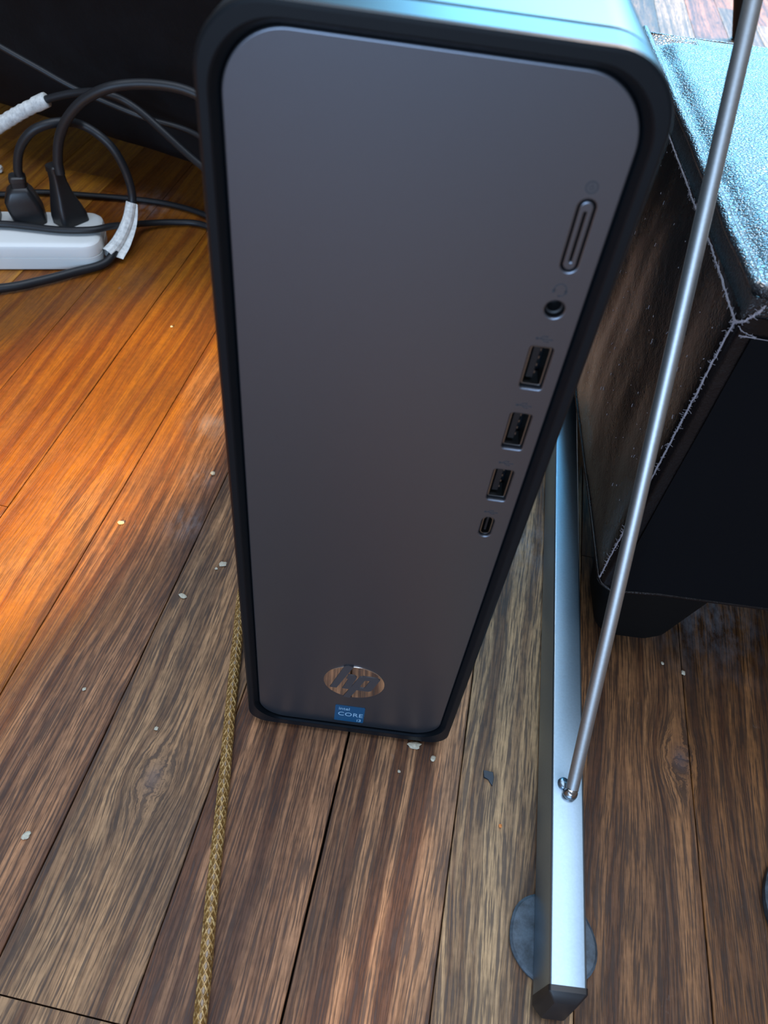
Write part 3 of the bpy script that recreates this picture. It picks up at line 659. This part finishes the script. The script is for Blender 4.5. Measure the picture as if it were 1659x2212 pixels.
c0 = cable('power_cable', [tuple(spt(-0.0442-0.001, 0.039, 0.055)), (-0.345, 0.376, 0.075), (-0.37, 0.375, 0.07), (-0.42, 0.36, 0.01), (-0.5, 0.34, 0.0045)], 0.0033, 'black power cable of the plug cut off by the left edge of the picture')
plug(c0, -0.0442-0.001, 0.039, 0.1, 0, 0.034, [(0.0, 0.0118, 0.0100, 0.0), (0.010, 0.0120, 0.0100, 0.0), (0.018, 0.0110, 0.0090, 0.0), (0.026, 0.0075, 0.0070, 0), (0.030, 0.0055, 0.0055, 0.0), (0.0345, 0.0050, 0.0050, 0.0)])
c3 = cable('signal_cable', [(-0.42, 0.45, 0.160), (-0.36, 0.446, 0.1405), (-0.3234, 0.440, 0.1274), (-0.2985, 0.440, 0.1165), (-0.2696, 0.440, 0.1041), (-0.2252, 0.440, 0.0914), (-0.1786, 0.436, 0.0845), (-0.12, 0.39, 0.075), (-0.06, 0.345, 0.07), (-0.02, 0.3015, 0.07)], 0.0026,
    'thin black cable slanting down across the dark sofa behind the arches', flat=0.8)
c4 = cable('signal_cable', [(-0.43, 0.43, 0.015), (-0.3950, 0.43, 0.038), (-0.3623, 0.43, 0.0559), (-0.3346, 0.43, 0.0738), (-0.3128, 0.43, 0.0870), (-0.2921, 0.43, 0.0980), (-0.2653, 0.43, 0.1065), (-0.2434, 0.427, 0.1095), (-0.220, 0.427, 0.1010), (-0.17, 0.40, 0.080), (-0.10, 0.36, 0.06), (-0.03, 0.3015, 0.05)], 0.0028,
    'black cable wrapped in white tape in front of the dark sofa')
tpth = smooth_path([Vector((-0.3700, 0.430, 0.0515)), Vector((-0.3623, 0.43, 0.0559)), Vector((-0.3346, 0.43, 0.0738)), Vector((-0.3128, 0.43, 0.0870)), Vector((-0.2921, 0.43, 0.0980))], 10)
t4 = link('tape', bm_mesh(tube(tpth, 0.0050, 12, rfun=lambda t: 0.0049+0.0009*(1-t)+(0.0005 if t > 0.86 else 0.00035*math.sin(t*95)))), M['tape'], c4, smooth=True)
t4['label'] = 'ridged white tape wrapping'
cable('flat_cable', [(-0.46, 0.44, 0.003), (-0.40, 0.447, 0.003), (-0.365, 0.4523, 0.003), (-0.3344, 0.4660, 0.003), (-0.2943, 0.4716, 0.003), (-0.2541, 0.4763, 0.003), (-0.2203, 0.4755, 0.003), (-0.1863, 0.4653, 0.003), (-0.12, 0.43, 0.003), (-0.03, 0.36, 0.003), (0.01, 0.330, 0.003)], 0.0030,
    'thin flat black cable on the floor behind the power strip', flat=0.75)
cable('flat_cable', [(-0.42, 0.342, 0.026), (-0.357, 0.3575, 0.0255), (-0.3217, 0.3675, 0.0255), (-0.3007, 0.3695, 0.0255), (-0.275, 0.3710, 0.0255), (-0.2530, 0.3770, 0.0256), (-0.2420, 0.3900, 0.0235), (-0.2370, 0.405, 0.0175), (-0.2300, 0.4300, 0.0070), (-0.2078, 0.4455, 0.0035), (-0.1815, 0.4469, 0.0033), (-0.13, 0.42, 0.0033), (-0.06, 0.36, 0.0033), (-0.02, 0.33, 0.0033)], 0.0031,
    'thin black cable lying over the white strip in front of the plugs', flat=0.8)

# ---------------------------------------------------------------- gold braided cord on the floor
def braid_cord():
    pts = smooth_path([(-0.0100, 0.360, 0.0032), (-0.0480, 0.330, 0.0032), (-0.0700, 0.25, 0.0032), (-0.0720, 0.15, 0.0032), (-0.0668, 0.075, 0.0032), (-0.0629, 0.0447, 0.0032), (-0.0575, 0.005, 0.0032), (-0.0520, -0.0323, 0.0032), (-0.0460, -0.078, 0.0032), (-0.0400, -0.1207, 0.0032), (-0.036, -0.17, 0.0032), (-0.035, -0.30, 0.0032)], 24)
    R = 0.00235
    core = link('braided_cord', bm_mesh(tube(pts, R, 12)), M['jacket'], smooth=True, origin=(-0.057, 0.0, 0))
    tag(core, 'gold braided cord running along the floor to the left of the tower', 'cord')
    # arc-length resample for the braid strands
    L = [0]; 
    for a, b in zip(pts, pts[1:]): L.append(L[-1]+(b-a).length)
    def atl(s):
        lo = 0
        import bisect
        i = max(1, min(len(L)-1, bisect.bisect_left(L, s))); t = (s-L[i-1])/max(1e-9, L[i]-L[i-1]); return pts[i-1].lerp(pts[i], t), (pts[i]-pts[i-1]).normalized()
    tot = L[-1]
    for sgn in (1, -1):
        ms = []
        for k in range(6):
            q = []; n = int(tot/0.0013)
            for i in range(n+1):
                s = tot*i/n; p, d = atl(s); side = d.cross(Vector((0, 0, 1))).normalized(); up = side.cross(d)
                a = sgn*2*math.pi*s/0.024 + 2*math.pi*k/6 + (0.3 if sgn > 0 else 0)
                rad = R-0.00012+0.00016*math.sin(3*a)
                q.append(p+side*math.cos(a)*rad+up*math.sin(a)*rad)
            ms.append(bm_mesh(tube(q, 0.00048, 5)))
        link('braid_strand', join_meshes(ms), M['braid'], core, smooth=True)
braid_cord()

# ---------------------------------------------------------------- dark things far back at the upper right
pl = empty('furniture', (0.470, 1.240, 0), 'dark piece of furniture showing only one thin black splayed leg beyond the ottoman', 'furniture')
me = bm_mesh(tube([Vector((0.4700, 1.240, 0.004)), Vector((0.4470, 1.240, 0.0615)), Vector((0.29, 1.235, 0.45))], 0.0115, 14)); smooth_angle(me, 60); link('leg', me, M['leg'], pl, origin=(0.470, 1.24, 0))
me = bm_mesh(tube([Vector((0.4715, 1.240, 0.0)), Vector((0.4695, 1.240, 0.006))], 0.0130, 14)); link('leg_tip', me, M['cap'], pl, origin=(0.470, 1.24, 0))
cable('video_cable', [(0.020, 0.3015, 0.20), (0.045, 0.325, 0.205), (0.0800, 0.345, 0.230), (0.098, 0.350, 0.262), (0.105, 0.350, 0.300), (0.108, 0.350, 0.36), (0.108, 0.36, 0.50)], 0.0028, 'dark cable rising behind the upper right corner of the tower, outer one', group=None)
cable('video_cable', [(0.020, 0.3015, 0.18), (0.045, 0.335, 0.19), (0.0780, 0.358, 0.225), (0.092, 0.362, 0.262), (0.0985, 0.362, 0.300), (0.100, 0.362, 0.36), (0.100, 0.37, 0.50)], 0.0028, 'dark cable rising behind the upper right corner of the tower, inner one', group=None)

# ---------------------------------------------------------------- crumbs and bits
def crumb(name, x, y, r, mat, label, seed, h=0.5, el=1.0, rz=0.0, cat='crumb', group=None):
    bm = bmesh.new(); bmesh.ops.create_icosphere(bm, subdivisions=2, radius=1)
    for v in bm.verts:
        d = 1+0.45*noise.noise(v.co*1.4+Vector((seed*3.7, seed*1.3, 0)))
        v.co = Vector((v.co.x*r*el, v.co.y*r, v.co.z*r*h))*d
    zmin = min(v.co.z for v in bm.verts)
    for v in bm.verts: v.co.z -= zmin
    me = bm_mesh(bm); o = link(name, me, M[mat]); o.location = (x, y, 0.0001); o.rotation_euler = (0, 0, rz)
    return tag(o, label, cat, group)
crumb('pebble', -0.1042, 0.1578, 0.0014, 'crumb', 'round cream pebble on the floor beside the left edge of the tower, highest up', 1, 0.8)
crumb('crumb', -0.0818, 0.0905, 0.0017, 'crumb', 'largest pale flake in the group of two left of the tower', 2, 0.35, 1.3, 0.3)
crumb('crumb', -0.0848, 0.0870, 0.0008, 'crumb', 'tiny pale speck just below the large flake left of the tower', 3, 0.5)
crumb('crumb', -0.0979, 0.0662, 0.0013, 'crumb', 'flat pale sliver on the floor above the top of the braided cord', 4, 0.3, 1.8, -0.4)
crumb('crumb', -0.1291, -0.0634, 0.0013, 'crumb', 'lone pale seed-like crumb on the floor near the lower left picture edge', 5, 0.5, 1.7, 0.9)
crumb('crumb', -0.0898, -0.0094, 0.0010, 'crumb', 'small pale crumb left of the braided cord beside a dark knot', 6, 0.5, 1.0, 0.3)
crumb('crumb', -0.1295, 0.0055, 0.0009, 'crumb', 'tiny pale crumb at the lower end of the orange light patch', 7, 0.5)
crumb('crumb', -0.1459, 0.1103, 0.0013, 'crumb', 'pale flake lying within the orange light patch', 8, 0.35, 1.5, 0.1)
crumb('crumb', -0.1706, 0.3006, 0.0010, 'crumb', 'small pinkish speck at the upper edge of the orange light patch', 9, 0.5)
crumb('crumb', 0.0327, -0.0010, 0.0020, 'crumb', 'grey-white crumb pressed against the bottom edge of the tower', 10, 0.5, 1.6, 0.2)
crumb('crumb', 0.0421, -0.0062, 0.0013, 'crumb', 'ragged grey fleck below the lower right corner of the tower', 11, 0.5, 1.2, 1.0)
crumb('crumb', 0.0265, -0.0146, 0.0007, 'crumb', 'tiny pale speck on the boards in front of the tower', 12, 0.5)
crumb('crumb', 0.1745, 0.0594, 0.0015, 'crumb', 'pale flake in the dark joint right of the ottoman leg', 13, 0.35, 0.7, 0.2)
crumb('crumb', 0.1640, 0.0640, 0.0009, 'crumb', 'tiny pale speck beside the ottoman leg', 14, 0.4)
crumb('crumb', 0.0743, -0.0337, 0.0008, 'bit_orange', 'tiny orange crumb on the board left of the square tube', 15, 0.6)
crumb('paper_scrap', -0.3860, 0.4950, 0.0045, 'white', 'small crumpled white scrap at the left picture edge behind the power strip', 21, 0.8, 1.0, 0.4, 'paper scrap')
# dark chip: a bent offcut
me = shape2d([[(-0.0026, 0.0022), (0.0020, 0.0018), (0.0024, -0.0008), (0.0016, -0.0048), (-0.0004, -0.0020), (-0.0024, -0.0012)]], 0.0010, 0.0002)
me.transform(Matrix.Rotation(math.radians(-90), 4, 'X'))
zm = min(v.co.z for v in me.vertices); me.transform(Matrix.Translation((0, 0, -zm)))
o = link('plastic_chip', me, M['bit_black']); o.location = (0.0690, -0.0110, 0.0001); tag(o, 'small dark blue plastic chip on the floor between tower and square tube', 'chip')
